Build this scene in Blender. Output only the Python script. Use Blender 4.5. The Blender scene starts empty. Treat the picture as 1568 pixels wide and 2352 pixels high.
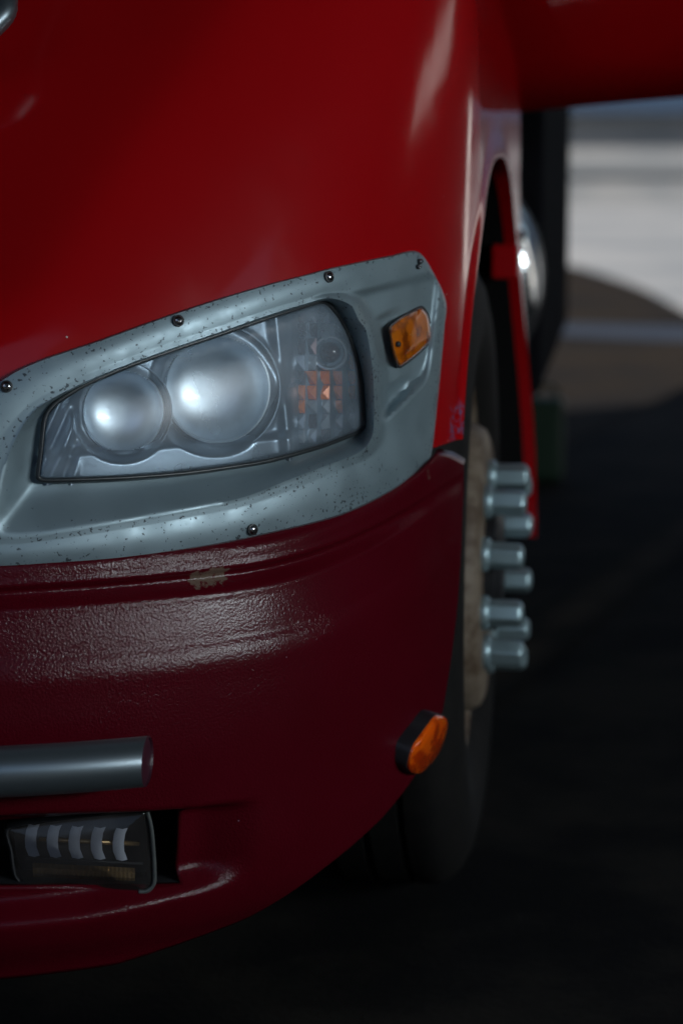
import bpy, bmesh, math, random
import numpy as np
from mathutils import Vector, Matrix
random.seed(4); rng = np.random.default_rng(4)
SC = bpy.context.scene
COL = SC.collection
R_ = math.radians

# ---------------------------------------------------------------- camera
F, CX, CY = 5250., 784., 1176.          # focal length and centre of the photograph in 1568 x 2352 units
YAW, PIT = R_(7.3), R_(9.15)
CAM = np.array([.215, 0, 1.18])
FW = np.array([-math.sin(YAW)*math.cos(PIT), math.cos(YAW)*math.cos(PIT), -math.sin(PIT)])
RT = np.array([math.cos(YAW), math.sin(YAW), 0.]); UP = np.cross(RT, FW)
cam = bpy.data.cameras.new('camera'); co = bpy.data.objects.new('camera', cam); COL.objects.link(co)
co.matrix_world = Matrix(((RT[0], UP[0], -FW[0], CAM[0]), (RT[1], UP[1], -FW[1], CAM[1]), (RT[2], UP[2], -FW[2], CAM[2]), (0, 0, 0, 1)))
cam.sensor_fit = 'HORIZONTAL'; cam.sensor_width = 24; cam.lens = F/1568*24
cam.clip_start = .05; cam.clip_end = 2000
cam.dof.use_dof = True; cam.dof.focus_distance = 2.66; cam.dof.aperture_fstop = 2.9
SC.camera = co
# ---------------------------------------------------------------- world, sun, exposure
SUN_EL, SUN_AZ = R_(48), R_(228)         # azimuth clockwise from +y: the sun stands to the left and a little in front
w = bpy.data.worlds.new('World'); SC.world = w; w.use_nodes = True
nt = w.node_tree; bg = nt.nodes['Background']; sky = nt.nodes.new('ShaderNodeTexSky')
sky.sky_type = 'NISHITA'; sky.sun_disc = False; sky.sun_elevation = SUN_EL; sky.sun_rotation = SUN_AZ
nt.links.new(sky.outputs[0], bg.inputs[0]); bg.inputs[1].default_value = .05
sl = bpy.data.lights.new('sun', 'SUN'); sl.energy = 5.0; sl.angle = R_(.5); sl.color = (1, .95, .88)
so = bpy.data.objects.new('sun', sl); COL.objects.link(so)
sd = Vector((math.sin(SUN_AZ)*math.cos(SUN_EL), math.cos(SUN_AZ)*math.cos(SUN_EL), math.sin(SUN_EL)))
so.rotation_euler = sd.to_track_quat('Z', 'Y').to_euler(); so.location = sd*30
SC.view_settings.view_transform = 'Standard'; SC.view_settings.look = 'None'
SC.view_settings.exposure = 0.8; SC.view_settings.gamma = 1
SC.render.engine = 'CYCLES'
SC.cycles.max_bounces = 10; SC.cycles.transparent_max_bounces = 16
SC.cycles.use_denoising = True
SC.cycles.sample_clamp_indirect = 4

# ---------------------------------------------------------------- helpers
def tag(o, label=None, cat=None, kind=None, group=None):
    if label: o['label'] = label
    if cat: o['category'] = cat
    if kind: o['kind'] = kind
    if group: o['group'] = group
    return o
def empty(name, loc, label=None, cat=None):
    o = bpy.data.objects.new(name, None); COL.objects.link(o); o.location = loc
    o.empty_display_size = .1
    return tag(o, label, cat)
ORIG = {}
def mk(name, V, Fc, mat, parent=None, smooth=True, attrs=None, sharp=None):
    """one mesh object from world coordinates, placed under its parent"""
    V = np.asarray(V, float)
    o0 = ORIG.get(parent.name, np.zeros(3)) if parent else np.zeros(3)
    me = bpy.data.meshes.new(name)
    me.from_pydata([tuple(v) for v in (V-o0)], [], [tuple(int(i) for i in f) for f in Fc])
    me.update()
    bm = bmesh.new(); bm.from_mesh(me); bmesh.ops.recalc_face_normals(bm, faces=bm.faces); bm.to_mesh(me); bm.free()
    if smooth:
        me.polygons.foreach_set('use_smooth', [True]*len(me.polygons))
        if sharp is not None: me.set_sharp_from_angle(angle=R_(sharp))
    for k, a in (attrs or {}).items():
        at = me.attributes.new(k, 'FLOAT', 'POINT'); at.data.foreach_set('value', np.asarray(a, float))
    mats = mat if isinstance(mat, (list, tuple)) else [mat]
    for m in mats: me.materials.append(m)
    o = bpy.data.objects.new(name, me); COL.objects.link(o)
    if parent: o.parent = parent
    ORIG[o.name] = o0.copy() if parent else np.zeros(3)
    return o
def root(name, loc, label, cat):
    o = empty(name, loc, label, cat); ORIG[o.name] = np.array(loc, float); return o
def box(x0, x1, y0, y1, z0, z1):
    V = [(x, y, z) for x in (x0, x1) for y in (y0, y1) for z in (z0, z1)]
    return V, [(0, 1, 3, 2), (4, 6, 7, 5), (0, 4, 5, 1), (2, 3, 7, 6), (0, 2, 6, 4), (1, 5, 7, 3)]
def boxo(name, b, mat, parent=None, bevel=0):
    o = mk(name, *box(*b), mat, parent, smooth=False)
    if bevel:
        m = o.modifiers.new('bevel', 'BEVEL'); m.width = bevel; m.segments = 3; m.limit_method = 'NONE'
    return o
def grid_faces(nr, nc, closed=False):
    f = []
    for i in range(nr-1):
        for j in range(nc if closed else nc-1):
            k = (j+1) % nc
            f.append((i*nc+j, i*nc+k, (i+1)*nc+k, (i+1)*nc+j))
    return f
def lathe(prof, c, axis, n=48, up=(0, 0, 1)):
    """prof: (radius, height along axis)"""
    a = np.array(axis, float); a /= np.linalg.norm(a)
    u = np.cross(a, up); u /= np.linalg.norm(u); v = np.cross(a, u)
    V = []
    for r, h in prof:
        for k in range(n):
            t = 2*math.pi*k/n
            V.append(np.array(c)+a*h+(u*math.cos(t)+v*math.sin(t))*max(r, 1e-5))
    return np.array(V), grid_faces(len(prof), n, True)
def join(*parts):
    V, Fc = [], []
    for v, f in parts:
        b = len(V); V += [tuple(q) for q in v]; Fc += [tuple(i+b for i in g) for g in f]
    return V, Fc
def smooth(a, b, x):
    t = np.clip((np.asarray(x, float)-a)/(b-a), 0, 1); return t*t*(3-2*t)
def tube(P, r, n=12, closed=False, cap=True):
    P = np.asarray(P, float); N = len(P); V = []
    for i in range(N):
        t = P[(i+1) % N]-P[i-1] if closed else P[min(i+1, N-1)]-P[max(i-1, 0)]
        t = t/np.linalg.norm(t)
        u = np.cross(t, (0.13, .2, .97)); u /= np.linalg.norm(u); v = np.cross(t, u)
        rr = r[i] if hasattr(r, '__len__') else r
        for k in range(n):
            a = 2*math.pi*k/n; V.append(P[i]+(u*math.cos(a)+v*math.sin(a))*rr)
    f = grid_faces(N, n, True)
    if closed: f += [((N-1)*n+j, (N-1)*n+(j+1) % n, (j+1) % n, j) for j in range(n)]
    elif cap: f += [tuple(range(n)), tuple(range((N-1)*n, N*n))]
    return V, f
def catmull(P, sub, closed=True):
    P = np.asarray(P, float); n = len(P); out = []
    for i in range(n if closed else n-1):
        p0, p1, p2, p3 = (P[(i-1) % n], P[i], P[(i+1) % n], P[(i+2) % n]) if closed else (P[max(i-1, 0)], P[i], P[i+1], P[min(i+2, n-1)])
        for k in range(sub):
            t = k/sub
            # tension kept low so that corners stay tight
            m1 = (p2-p0)*.5; m2 = (p3-p1)*.5
            L = np.linalg.norm(p2-p1)
            for m in (m1, m2):
                q = np.linalg.norm(m)
                if q > L: m *= L/q
            out.append((2*t**3-3*t**2+1)*p1+(t**3-2*t**2+t)*m1+(-2*t**3+3*t**2)*p2+(t**3-t**2)*m2)
    if not closed: out.append(P[-1])
    return np.array(out)

# ---------------------------------------------------------------- materials
def mat(name, base, rough=.5, metal=0., coat=0., coat_rough=.05, spec=.5):
    m = bpy.data.materials.new(name); m.use_nodes = True
    b = m.node_tree.nodes['Principled BSDF']
    b.inputs['Base Color'].default_value = (*base, 1); b.inputs['Roughness'].default_value = rough
    b.inputs['Metallic'].default_value = metal; b.inputs['Coat Weight'].default_value = coat
    b.inputs['Coat Roughness'].default_value = coat_rough; b.inputs['Specular IOR Level'].default_value = spec
    return m
class N:
    """small node helper"""
    def __init__(s, m): s.m = m; s.t = m.node_tree; s.b = s.t.nodes.get('Principled BSDF'); s.tc = s.t.nodes.new('ShaderNodeTexCoord').outputs['Object']
    def link(s, a, b): s.t.links.new(a, b)
    def noise(s, scale, detail=3, rough=.5, vec=None, dist=0):
        n = s.t.nodes.new('ShaderNodeTexNoise'); n.inputs['Scale'].default_value = scale; n.inputs['Detail'].default_value = detail
        n.inputs['Roughness'].default_value = rough; n.inputs['Distortion'].default_value = dist
        s.link(vec or s.tc, n.inputs['Vector']); return n.outputs['Fac']
    def voro(s, scale, out='Distance', vec=None, rand=1.):
        n = s.t.nodes.new('ShaderNodeTexVoronoi'); n.inputs['Scale'].default_value = scale; n.inputs['Randomness'].default_value = rand
        s.link(vec or s.tc, n.inputs['Vector']); return n.outputs[out]
    def math(s, op, a, b=None, clamp=False):
        n = s.t.nodes.new('ShaderNodeMath'); n.operation = op; n.use_clamp = clamp
        for i, v in enumerate((a, b)):
            if v is None: continue
            if isinstance(v, (int, float)): n.inputs[i].default_value = v
            else: s.link(v, n.inputs[i])
        return n.outputs[0]
    def ramp(s, fac, lo, hi, a=0., b=1.):
        n = s.t.nodes.new('ShaderNodeMapRange'); n.interpolation_type = 'SMOOTHSTEP'
        for k, v in (('From Min', lo), ('From Max', hi), ('To Min', a), ('To Max', b)): n.inputs[k].default_value = v
        s.link(fac, n.inputs['Value']); return n.outputs['Result']
    def mix(s, fac, a, b):
        n = s.t.nodes.new('ShaderNodeMix'); n.data_type = 'RGBA'
        for i, v in (('Factor', fac), (6, a), (7, b)):
            if isinstance(v, tuple): n.inputs[i].default_value = (*v, 1)
            elif isinstance(v, (int, float)): n.inputs[0].default_value = v
            else: s.link(v, n.inputs[0 if i == 'Factor' else i])
        return n.outputs[2]
    def attr(s, name):
        n = s.t.nodes.new('ShaderNodeAttribute'); n.attribute_name = name; return n.outputs['Fac']
    def mapped(s, scale=(1, 1, 1), rot=(0, 0, 0)):
        n = s.t.nodes.new('ShaderNodeMapping'); n.inputs['Scale'].default_value = scale; n.inputs['Rotation'].default_value = rot
        s.link(s.tc, n.inputs['Vector']); return n.outputs[0]
    def near(s, p, r, seed_scale=60, amp=.5):
        """ragged blot round a point in object space"""
        n = s.t.nodes.new('ShaderNodeVectorMath'); n.operation = 'DISTANCE'; n.inputs[1].default_value = tuple(p); s.link(s.tc, n.inputs[0])
        d = s.math('DIVIDE', n.outputs['Value'], r)
        d = s.math('ADD', d, s.math('MULTIPLY', s.math('SUBTRACT', s.noise(seed_scale, 4, .6), .5), amp*4))
        return s.ramp(d, .75, 1.0, 1., 0.)
    def bump(s, h, strength=.3, dist=.001, target='Normal'):
        n = s.t.nodes.new('ShaderNodeBump'); n.inputs['Strength'].default_value = strength; n.inputs['Distance'].default_value = dist
        s.link(h, n.inputs['Height']); s.link(n.outputs[0], s.b.inputs[target]); return n.outputs[0]
    def base(s, c): s.link(c, s.b.inputs['Base Color'])
    def rough(s, c): s.link(c, s.b.inputs['Roughness'])

BODY = np.array([-1.2, 3.55, 0.])        # base point of the truck: object space of every part starts here
def L(p): return np.asarray(p)-BODY

M = {}
M['rubber'] = mat('rubber', (.012, .012, .013), .75, spec=.2)
n = N(M['rubber']); n.base(n.mix(n.noise(25, 5), (.0045, .0045, .005), (.014, .0125, .011))); n.bump(n.noise(90, 4), .4, .002)
M['black_plastic'] = mat('black_plastic', (.014, .014, .016), .5)
n = N(M['black_plastic']); n.rough(n.ramp(n.noise(30, 4), .3, .7, .4, .65))
M['well'] = mat('wheel_well_black', (.006, .006, .006), .9, spec=.1)
M['seal'] = mat('rubber_seal', (.02, .024, .026), .35)
M['chrome'] = mat('reflector_chrome', (.84, .92, .98), .42, 1., coat=.6, coat_rough=.05)
n = N(M['chrome']); n.rough(n.ramp(n.noise(18, 4), .3, .7, .36, .52))
M['housing'] = mat('housing_silver', (.22, .27, .32), .30, .85)
n = N(M['housing']); n.rough(n.ramp(n.noise(14, 4), .3, .7, .26, .42))
M['shroud'] = mat('dark_shroud', (.055, .075, .095), .3, .6)
M['bulb'] = mat('bulb_glass', (.55, .6, .62), .08, .3, coat=1.)
M['dark_bulb'] = mat('dark_amber_bulb', (.06, .018, .008), .1, .0, coat=1.)
M['ring'] = mat('socket_ring', (.62, .66, .70), .2, .7)
M['facet'] = mat('facet_clear', (.50, .53, .57), .26, .55)
M['facet_amber'] = mat('facet_amber', (.95, .22, .01), .2, .1, coat=1)
M['facet_dark'] = mat('facet_dark', (.09, .05, .05), .15, .6)
M['alu'] = mat('brushed_aluminium', (.22, .265, .29), .34, .85)
M['bar_end'] = mat('bar_end_reflection', (.045, .012, .022), .4)  # dark reddish reflection put into the cap colour
M['screw'] = mat('screw_steel', (.42, .42, .43), .22, 1.)
M['screw_dark'] = mat('screw_dark', (.02, .02, .022), .5)
M['tan'] = mat('dusty_rusty_steel', (.17, .125, .085), .65)
n = N(M['tan']); n.base(n.mix(n.ramp(n.noise(22, 6, .65), .38, .66), (.21, .165, .12), (.085, .052, .03))); n.bump(n.noise(60, 4), .3, .003)
M['nut'] = mat('zinc_nut_cover', (.36, .48, .51), .45, .7)
n = N(M['nut']); n.rough(n.ramp(n.noise(40, 3), .3, .7, .34, .48))
M['tank'] = mat('polished_aluminium', (.70, .72, .72), .12, 1.)
M['tarp'] = mat('black_cargo_side', (.008, .008, .010), .9, spec=.02)
M['cross'] = mat('black_recess', (.005, .005, .005), .8)

M['paint'] = mat('red_hood_paint', (.44, .002, .005), .42, coat=.85, coat_rough=.14, spec=.05)
n = N(M['paint'])
d1 = n.math('LESS_THAN', n.voro(34), .045); d2 = n.math('GREATER_THAN', n.voro(34, 'Color'), .80)
fl = n.math('MULTIPLY', d1, d2)
scuff = n.near(L((-.018, 3.03, .80)), .05, 55, .35)
scuff = n.math('MULTIPLY', scuff, n.ramp(n.noise(110, 3, .7), .5, .6))
wax = n.noise(3, 4, .55)
c = n.mix(wax, (.32, .0012, .003), (.39, .0022, .005))
c = n.mix(fl, c, (.55, .48, .42)); c = n.mix(scuff, c, (.17, .07, .14)); n.base(c)
n.link(n.ramp(n.noise(9, 5, .6), .35, .7, .07, .16), n.b.inputs['Coat Roughness'])
n.bump(n.noise(420, 2), .03, .0004); 
M['bumper'] = mat('crimson_bumper_plastic', (.10, .003, .016), .36, coat=.42, coat_rough=.10, spec=.06)
n = N(M['bumper'])
h = n.math('ADD', n.noise(360, 3, .55), n.math('MULTIPLY', n.voro(320), .35))
patch = n.ramp(n.noise(5, 2), .42, .62, .45, 1.)
bo = n.bump(n.math('MULTIPLY', h, patch), .46, .0016); n.link(bo, n.b.inputs['Coat Normal'])
c = n.mix(n.noise(7, 5, .6), (.058, .0008, .0042), (.080, .0014, .007))
M_BUMP_N = (n, c)
M['bezel'] = mat('silver_bezel_paint', (.33, .40, .43), .40, .5)
n = N(M['bezel'])
chipn = n.noise(210, 2.5, .6); a = n.attr('chip')
thr = n.math('SUBTRACT', .735, n.math('MULTIPLY', a, .12))
thr = n.math('SUBTRACT', thr, n.math('MULTIPLY', n.ramp(n.noise(26, 3), .42, .7), .03))
chip = n.ramp(n.math('SUBTRACT', chipn, thr), -.004, .02)
c = n.mix(n.noise(6, 5, .6), (.22, .30, .335), (.275, .35, .38))
c = n.mix(chip, c, (.055, .07, .08)); n.base(c)
n.rough(n.ramp(n.noise(30, 5, .6), .3, .7, .36, .52)); n.bump(n.math('MULTIPLY', chip, -1), .25, .0006)
def amber(name, base, dark, fl_scale):
    m = mat(name, base, .16, coat=.8); q = N(m)
    v = q.mapped((1, 1, 1), (0, 0, 0))
    spot = q.ramp(q.noise(34, 3, .55), .46, .62)
    q.base(q.mix(spot, base, dark))
    wv = q.t.nodes.new('ShaderNodeTexWave'); wv.bands_direction = 'DIAGONAL'; wv.inputs['Scale'].default_value = fl_scale; wv.inputs['Distortion'].default_value = .6
    q.link(q.tc, wv.inputs['Vector']); q.bump(wv.outputs['Fac'], .35, .0012)
    q.b.inputs['Subsurface Weight'].default_value = .25; q.b.inputs['Subsurface Radius'].default_value = (.012, .004, .001)
    return m
M['amber'] = amber('amber_marker_lens', (.55, .135, .004), (.20, .035, .002), 130)
M['amber2'] = amber('orange_marker_lens', (.80, .11, .002), (.42, .035, .001), 90)
def clear(name, haze, haze_col, rough, tint=(.93, .96, .97)):
    m = bpy.data.materials.new(name); m.use_nodes = True; t = m.node_tree; t.nodes.clear()
    out = t.nodes.new('ShaderNodeOutputMaterial'); tr = t.nodes.new('ShaderNodeBsdfTransparent'); tr.inputs[0].default_value = (*tint, 1)
    df = t.nodes.new('ShaderNodeBsdfDiffuse'); df.inputs[0].default_value = (*haze_col, 1)
    gl = t.nodes.new('ShaderNodeBsdfGlossy'); gl.inputs['Roughness'].default_value = rough
    m1 = t.nodes.new('ShaderNodeMixShader'); m2 = t.nodes.new('ShaderNodeMixShader'); fr = t.nodes.new('ShaderNodeFresnel'); fr.inputs[0].default_value = 1.5
    q = N(m); hz = q.ramp(q.noise(9, 5, .6), .3, .75, haze*.6, haze*1.5)
    t.links.new(hz, m1.inputs[0]); t.links.new(tr.outputs[0], m1.inputs[1]); t.links.new(df.outputs[0], m1.inputs[2])
    t.links.new(fr.outputs[0], m2.inputs[0]); t.links.new(m1.outputs[0], m2.inputs[1]); t.links.new(gl.outputs[0], m2.inputs[2])
    t.links.new(m2.outputs[0], out.inputs[0]); return m
M['lens'] = clear('hazy_lens_plastic', .21, (.56, .71, .84), .31)
M['fog_glass'] = clear('dusty_lamp_glass', .07, (.30, .27, .26), .12)
M['led'] = mat('white_reflector_vane', (.42, .42, .46), .35)
M['brass'] = mat('amber_led_strip', (.42, .26, .12), .25, .7)
M['fog_edge'] = mat('lamp_rim_grey', (.075, .082, .078), .4)

# ---- setting materials
M['ground'] = mat('oily_dark_asphalt', (.02, .019, .018), .9, spec=.05)
n = N(M['ground'])
c = n.mix(n.ramp(n.noise(1.6, 7, .68), .40, .64), (.0075, .0075, .0078), (.023, .0205, .017)); n.base(c)
n.bump(n.noise(70, 5, .65), .5, .006)
M['soil'] = mat('brown_packed_soil', (.055, .046, .038), .95, spec=.1)
n = N(M['soil']); n.base(n.mix(n.ramp(n.noise(.9, 5, .6), .38, .66), (.0115, .0080, .0048), (.0050, .0042, .0040))); n.bump(n.noise(30, 5), .5, .02)
M['wet'] = mat('wet_grey_ground', (.014, .016, .022), .5, spec=.3)
M['light_band'] = mat('painted_light_band', (.07, .058, .046), .95, spec=.05)  # band of light between shadows, put into the ground colour
n = N(M['light_band']); f = n.math('MULTIPLY', n.attr('fade'), n.ramp(n.noise(3, 5, .6), .25, .7))
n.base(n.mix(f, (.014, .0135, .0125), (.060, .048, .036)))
M['concrete'] = mat('pale_concrete', (.50, .50, .50), .9, spec=.2)
n = N(M['concrete']); n.base(n.mix(n.ramp(n.noise(.35, 5, .6), .35, .65), (.20, .203, .206), (.135, .145, .155))); n.bump(n.noise(12, 5), .3, .01)
M['white_wall'] = mat('white_render', (.62, .63, .62), .85)
n = N(M['white_wall']); n.base(n.mix(n.ramp(n.noise(.5, 5), .35, .65), (.20, .203, .206), (.15, .16, .17)))
M['grey_band'] = mat('grey_band', (.13, .14, .15), .8)
M['blue'] = mat('slate_blue_sheet', (.03, .05, .085), .7, spec=.1)
M['shed'] = mat('dark_shade_sheet', (.03, .03, .032), .8, spec=.15)
n = N(M['shed']); n.base(n.mix(n.noise(1.5, 5), (.024, .024, .027), (.042, .040, .040)))
M['green'] = mat('green_plastic', (.006, .034, .013), .55)

# ---------------------------------------------------------------- body shell of the truck front
# plan curve: |x+1.2|^3 and |y-3.2|^2, so the front wraps round into the side at x = 0
XC, YC, AX = -1.2, 3.2, 1.2
def yfront(z): return 2.36+.70*np.maximum(np.asarray(z, float)-.72, 0)**2
def rays(P):
    P = np.atleast_2d(np.asarray(P, float))
    d = FW*F+RT*(P[:, :1]-CX)-UP*(P[:, 1:2]-CY)
    return d/np.linalg.norm(d, axis=1)[:, None]
def Gv(p, off):
    return (np.abs(p[:, 0]-XC)/(AX+off))**3+(np.maximum(YC-p[:, 1], 0)/(YC-yfront(p[:, 2])+off))**2-1
def surf(P, off=0.):
    """where the sight lines through measured points meet the shell, `off` metres outside it"""
    d = rays(P); n_ = len(d); off = np.broadcast_to(np.asarray(off, float), (n_,)).copy()
    lo = np.full(n_, 1.7); hi = np.full(n_, 4.5); found = np.zeros(n_, bool)
    for t in np.arange(1.7, 4.5, .02):
        ins = (Gv(CAM+d*t, off) <= 0) & ~found
        hi[ins] = t; lo[ins] = t-.02; found |= ins
    for _ in range(26):
        m = (lo+hi)/2; ins = Gv(CAM+d*m[:, None], off) <= 0
        hi = np.where(ins, m, hi); lo = np.where(ins, lo, m)
    return CAM+d*((lo+hi)/2)[:, None]
def s1(x, y, off=0.): return surf([(x, y)], off)[0]
def normal(p, e=1e-4):
    p = np.asarray(p, float); g = np.array([(Gv((p+dv)[None], 0.)-Gv((p-dv)[None], 0.))[0] for dv in np.eye(3)*e]); return g/np.linalg.norm(g)
def on_plane(P, p0, nn):
    d = rays(P); t = ((np.asarray(p0)-CAM)@nn)/(d@nn); return CAM+d*t[:, None]
def at_y(P, y):
    d = rays(P); return CAM+d*((np.asarray(y)-CAM[1])/d[:, 1])[:, None]
def to_ground(P, z=0.):
    d = rays(P); return CAM+d*((z-CAM[2])/d[:, 2])[:, None]
def plan_x(y, z, off=0.):
    """x of the right hand side of the shell at (y, z)"""
    q = np.clip((YC-np.asarray(y, float))/(YC-yfront(z)+off), 0, 1); return XC+(AX+off)*np.maximum(1-q*q, 0)**(1/3)
def plan_y(x, z, off=0.):
    q = np.clip(np.abs(np.asarray(x, float)-XC)/(AX+off), 0, 1); return YC-(YC-yfront(z)+off)*np.sqrt(np.maximum(1-q**3, 0))

truck = root('truck', tuple(BODY), 'red truck with a silver headlight surround, parked in the shade', 'truck')

# ---------------------------------------------------------------- bezel outline (measured) needed by the hood
BO = [(-260,1180),(-200,1040),(-110,945),(0,873),(42,848),(104,822),(225,782),(347,738),(486,691),(625,650),(700,631),(764,614),(903,585),(960,578),(1000,635),(1024,694),(1021,747),(1007,899),(990,1045),(972,1066),(924,1112),(847,1156),(764,1190),(625,1224),(486,1253),(278,1283),(100,1296),(0,1302),(-100,1304),(-200,1286)]
BC = [(-18,1190),(0,1090),(31,1010),(69,951),(111,920),(186,881),(278,842),(382,804),(490,767),(620,722),(694,699),(755,684),(806,698),(826,733),(844,760),(858,844),(861,900),(861,941),(858,996),(840,1030),(810,1050),(729,1080),(660,1108),(555,1149),(420,1177),(250,1208),(110,1232),(42,1240),(0,1238),(-16,1225)]
BS = [(88,1088),(94,1038),(104,958),(125,928),(150,910),(194,884),(278,847),(382,809),(490,772),(620,728),(694,705),(742,694),(770,718),(785,740),(800,770),(818,823),(828,875),(833,934),(834,976),(825,990),(795,1003),(740,1024),(625,1056),(540,1071),(420,1087),(278,1098),(160,1102),(108,1103),(94,1101),(88,1096)]
top_edge = surf(BO[2:14]); TE = top_edge[np.argsort(top_edge[:, 0])]
RE = surf(BO[13:20]); RE = RE[np.argsort(RE[:, 2])]
def bezel_top(x): return np.interp(x, TE[:, 0], TE[:, 2])

# ---------------------------------------------------------------- hood with its wheel arch
ARC_Y, ARC_Z, ARC_R = 3.55, .5, .66
def arch(ph, grow=0.):
    """squarish wheel arch, ph from the front (0) over the top to the rear (pi)"""
    c, s_ = math.cos(ph), math.sin(ph); e = 2/3. if c > 0 else 2/2.5
    ry = .53 if c > 0 else .635
    return ARC_Y-math.copysign((ry+grow)*abs(c)**e, c), ARC_Z+math.copysign((ARC_R+grow)*abs(s_)**e, s_)
cols = []     # (kind, value, zb)
for x in np.concatenate([np.linspace(-2.39, -.62, 46), np.linspace(-.605, -.115, 100), np.linspace(-.112, -.06, 30)]):
    if x < -.60: zb = .74
    elif x < -.59: zb = .9
    else:
        zb = float(bezel_top(x))-.014; k = min(max((x+.108)/.045, 0), 1); zb = zb*(1-k)+.79*k
    cols.append(('x', float(x), zb))
ph0 = math.asin(((.79-ARC_Z)/ARC_R)**1.5)
y_edge = arch(ph0)[0]
for y in np.linspace(2.925, y_edge-.001, 16): cols.append(('y', float(y), .79))
for ph in np.linspace(ph0, math.pi+.03, 90): cols.append(('y', *arch(ph)))
n_arch0 = len(cols)-90
cols.append(('y', 4.225, .478)); cols.append(('y', 4.26, .478))
NR = 110; ZT = 1.62
V = np.zeros((NR+1, len(cols), 3))
for j, (k, val, zb) in enumerate(cols):
    v = np.linspace(0, 1, NR); z = zb+(ZT-zb)*v
    if k == 'x': x = np.full(NR, val); y = plan_y(x, z)
    else:
        lean = np.maximum(plan_y(-.06, z)-plan_y(-.06, 1.03), 0)*np.clip((4.2-val)/1.25, 0, 1)*np.clip((z-zb)/.15, 0, 1)
        y = val+lean; x = plan_x(y, z)
        x = x-.15*np.clip((z-1.20)/.45, 0, 1)**2*smooth(2.95, 3.4, val)          # shoulder rolls in above the arch
        x = x+.036*smooth(1.12, .5, z)*smooth(3.55, 4.1, y)                    # tail of the fender flares out
        if val > 3.02: x = x+.006*np.exp(-((z-zb)/.03)**2)                      # rolled arch lip
    if k == 'x' and True:
        # valley between fender and hood centre: crease line from (-.49, z .98) to (-.32, z 1.30)
        xl = -.49+(z-.98)*(.17/.32)
        u = xl+.02-(XC+np.abs(x-XC)); dd = .42*(np.sqrt(u*u+.035**2)+u)/2; dd = .11*np.tanh(dd/.11)*smooth(.93, 1.05, z)
        y = y+dd
    if val > -.115 and (k == 'x' or val < 3.0):                                # tuck in behind the bezel panel
        ye_ = np.interp(z, RE[:, 2], RE[:, 1]); hid = smooth(.010, .028, ye_-y)*smooth(0, .02, bezel_top(np.minimum(x, -.06))-.012-z)
        y = y+.028*hid; x = x-.012*hid
    V[1:, j] = np.stack([x, y, z], 1)
# flange folded inward along the lower edge
for j, (k, val, zb) in enumerate(cols):
    p = V[1, j]
    if k == 'x': V[0, j] = p+np.array([-.004, .03, -.004])
    else: V[0, j] = p+np.array([-.034+.012*smooth(3.6, 4.0, val), .0, 0.])
lid1 = V[-1].copy(); lid1[:, 0] = XC+(lid1[:, 0]-XC)*.95; lid1[:, 1] += .06*smooth(4.2, 3.0, lid1[:, 1]); lid1[:, 2] += .035
lid2 = lid1.copy(); lid2[:, 1] = 4.34; lid2[:, 0] = XC+(lid1[:, 0]-XC)*.95; lid2[:, 2] += .07
V = np.concatenate([V, lid1[None], lid2[None]]); NR += 2                        # the top closes back to the cab
hood = mk('hood', V.reshape(-1, 3), grid_faces(NR+1, len(cols)), M['paint'], truck, sharp=50)
# well liner behind the arch
ja = [j for j, c_ in enumerate(cols) if c_[0] == 'y' and c_[1] > y_edge-.0005 and c_[1] < 4.2]
r1 = V[0, ja]; r2 = r1.copy(); r2[:, 0] = -.5; r2[:, 1] = np.maximum(r2[:, 1], 3.03); r3 = r2.copy(); r3[:, 1] = ARC_Y+(r2[:, 1]-ARC_Y)*.2; r3[:, 2] = ARC_Z+(r2[:, 2]-ARC_Z)*.2
mk('wheel_well', np.concatenate([r1+np.array([0, 0, .001]), r2, r3]), grid_faces(3, len(ja)), M['well'], truck)
boxo('bay_light_stop', (-2.0, -.62, 2.98, 4.3, .42, 1.25), M['well'], truck)  # black box added in the engine bay to stop light leaks
boxo('under_light_stop', (-2.0, -.62, 3.0, 9.5, .5, .72), M['well'], truck)  # black box added under the truck to shut out light
# small red bracket and hinge inside the rear of the arch
for (px, py, s) in ((1160, 478, .024), (1168, 600, .03)):
    p = at_y([(px, py)], 4.02)[0]; boxo('bracket', (p[0]-s, p[0]+s*.6, p[1]-.02, p[1]+.02, p[2]-s, p[2]+s), M['paint'], truck, .006)

# ---------------------------------------------------------------- bumper
ZB = np.array([(2.0, .205), (2.52, .208), (2.633, .24), (2.715, .286), (2.805, .329), (2.862, .362), (2.915, .40), (2.949, .435), (2.972, .49), (2.996, .565), (3.012, .65), (3.031, .742)])
ZTB = np.array([(2.0, .716), (2.52, .718), (2.647, .730), (2.786, .746), (2.88, .765), (2.935, .782), (2.98, .772), (3.04, .752)])
PROF = np.array([(.10, -.055), (.22, -.045), (.26, -.016), (.32, .008), (.42, .024), (.50, .034), (.56, .0365), (.590, .0360), (.598, .0345), (.605, .0325), (.611, .0300), (.618, .0287), (.628, .0268), (.640, .0243), (.655, .0212), (.667, .0180), (.674, .0100), (.681, .0042), (.685, .0050), (.690, .0125), (.697, .0112), (.716, .0065), (.726, -.002), (.74, -.03), (.80, -.05)])
from bisect import bisect
def smooth_prof(z):
    # monotone-ish cubic through the profile points
    X, Y = PROF[:, 0], PROF[:, 1]; m = np.gradient(Y, X)
    i = np.clip(np.searchsorted(X, z)-1, 0, len(X)-2); h = X[i+1]-X[i]; t = np.clip((z-X[i])/h, 0, 1)
    return (2*t**3-3*t**2+1)*Y[i]+(t**3-2*t**2+t)*h*m[i]+(-2*t**3+3*t**2)*Y[i+1]+(t**3-t**2)*h*m[i+1]
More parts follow.
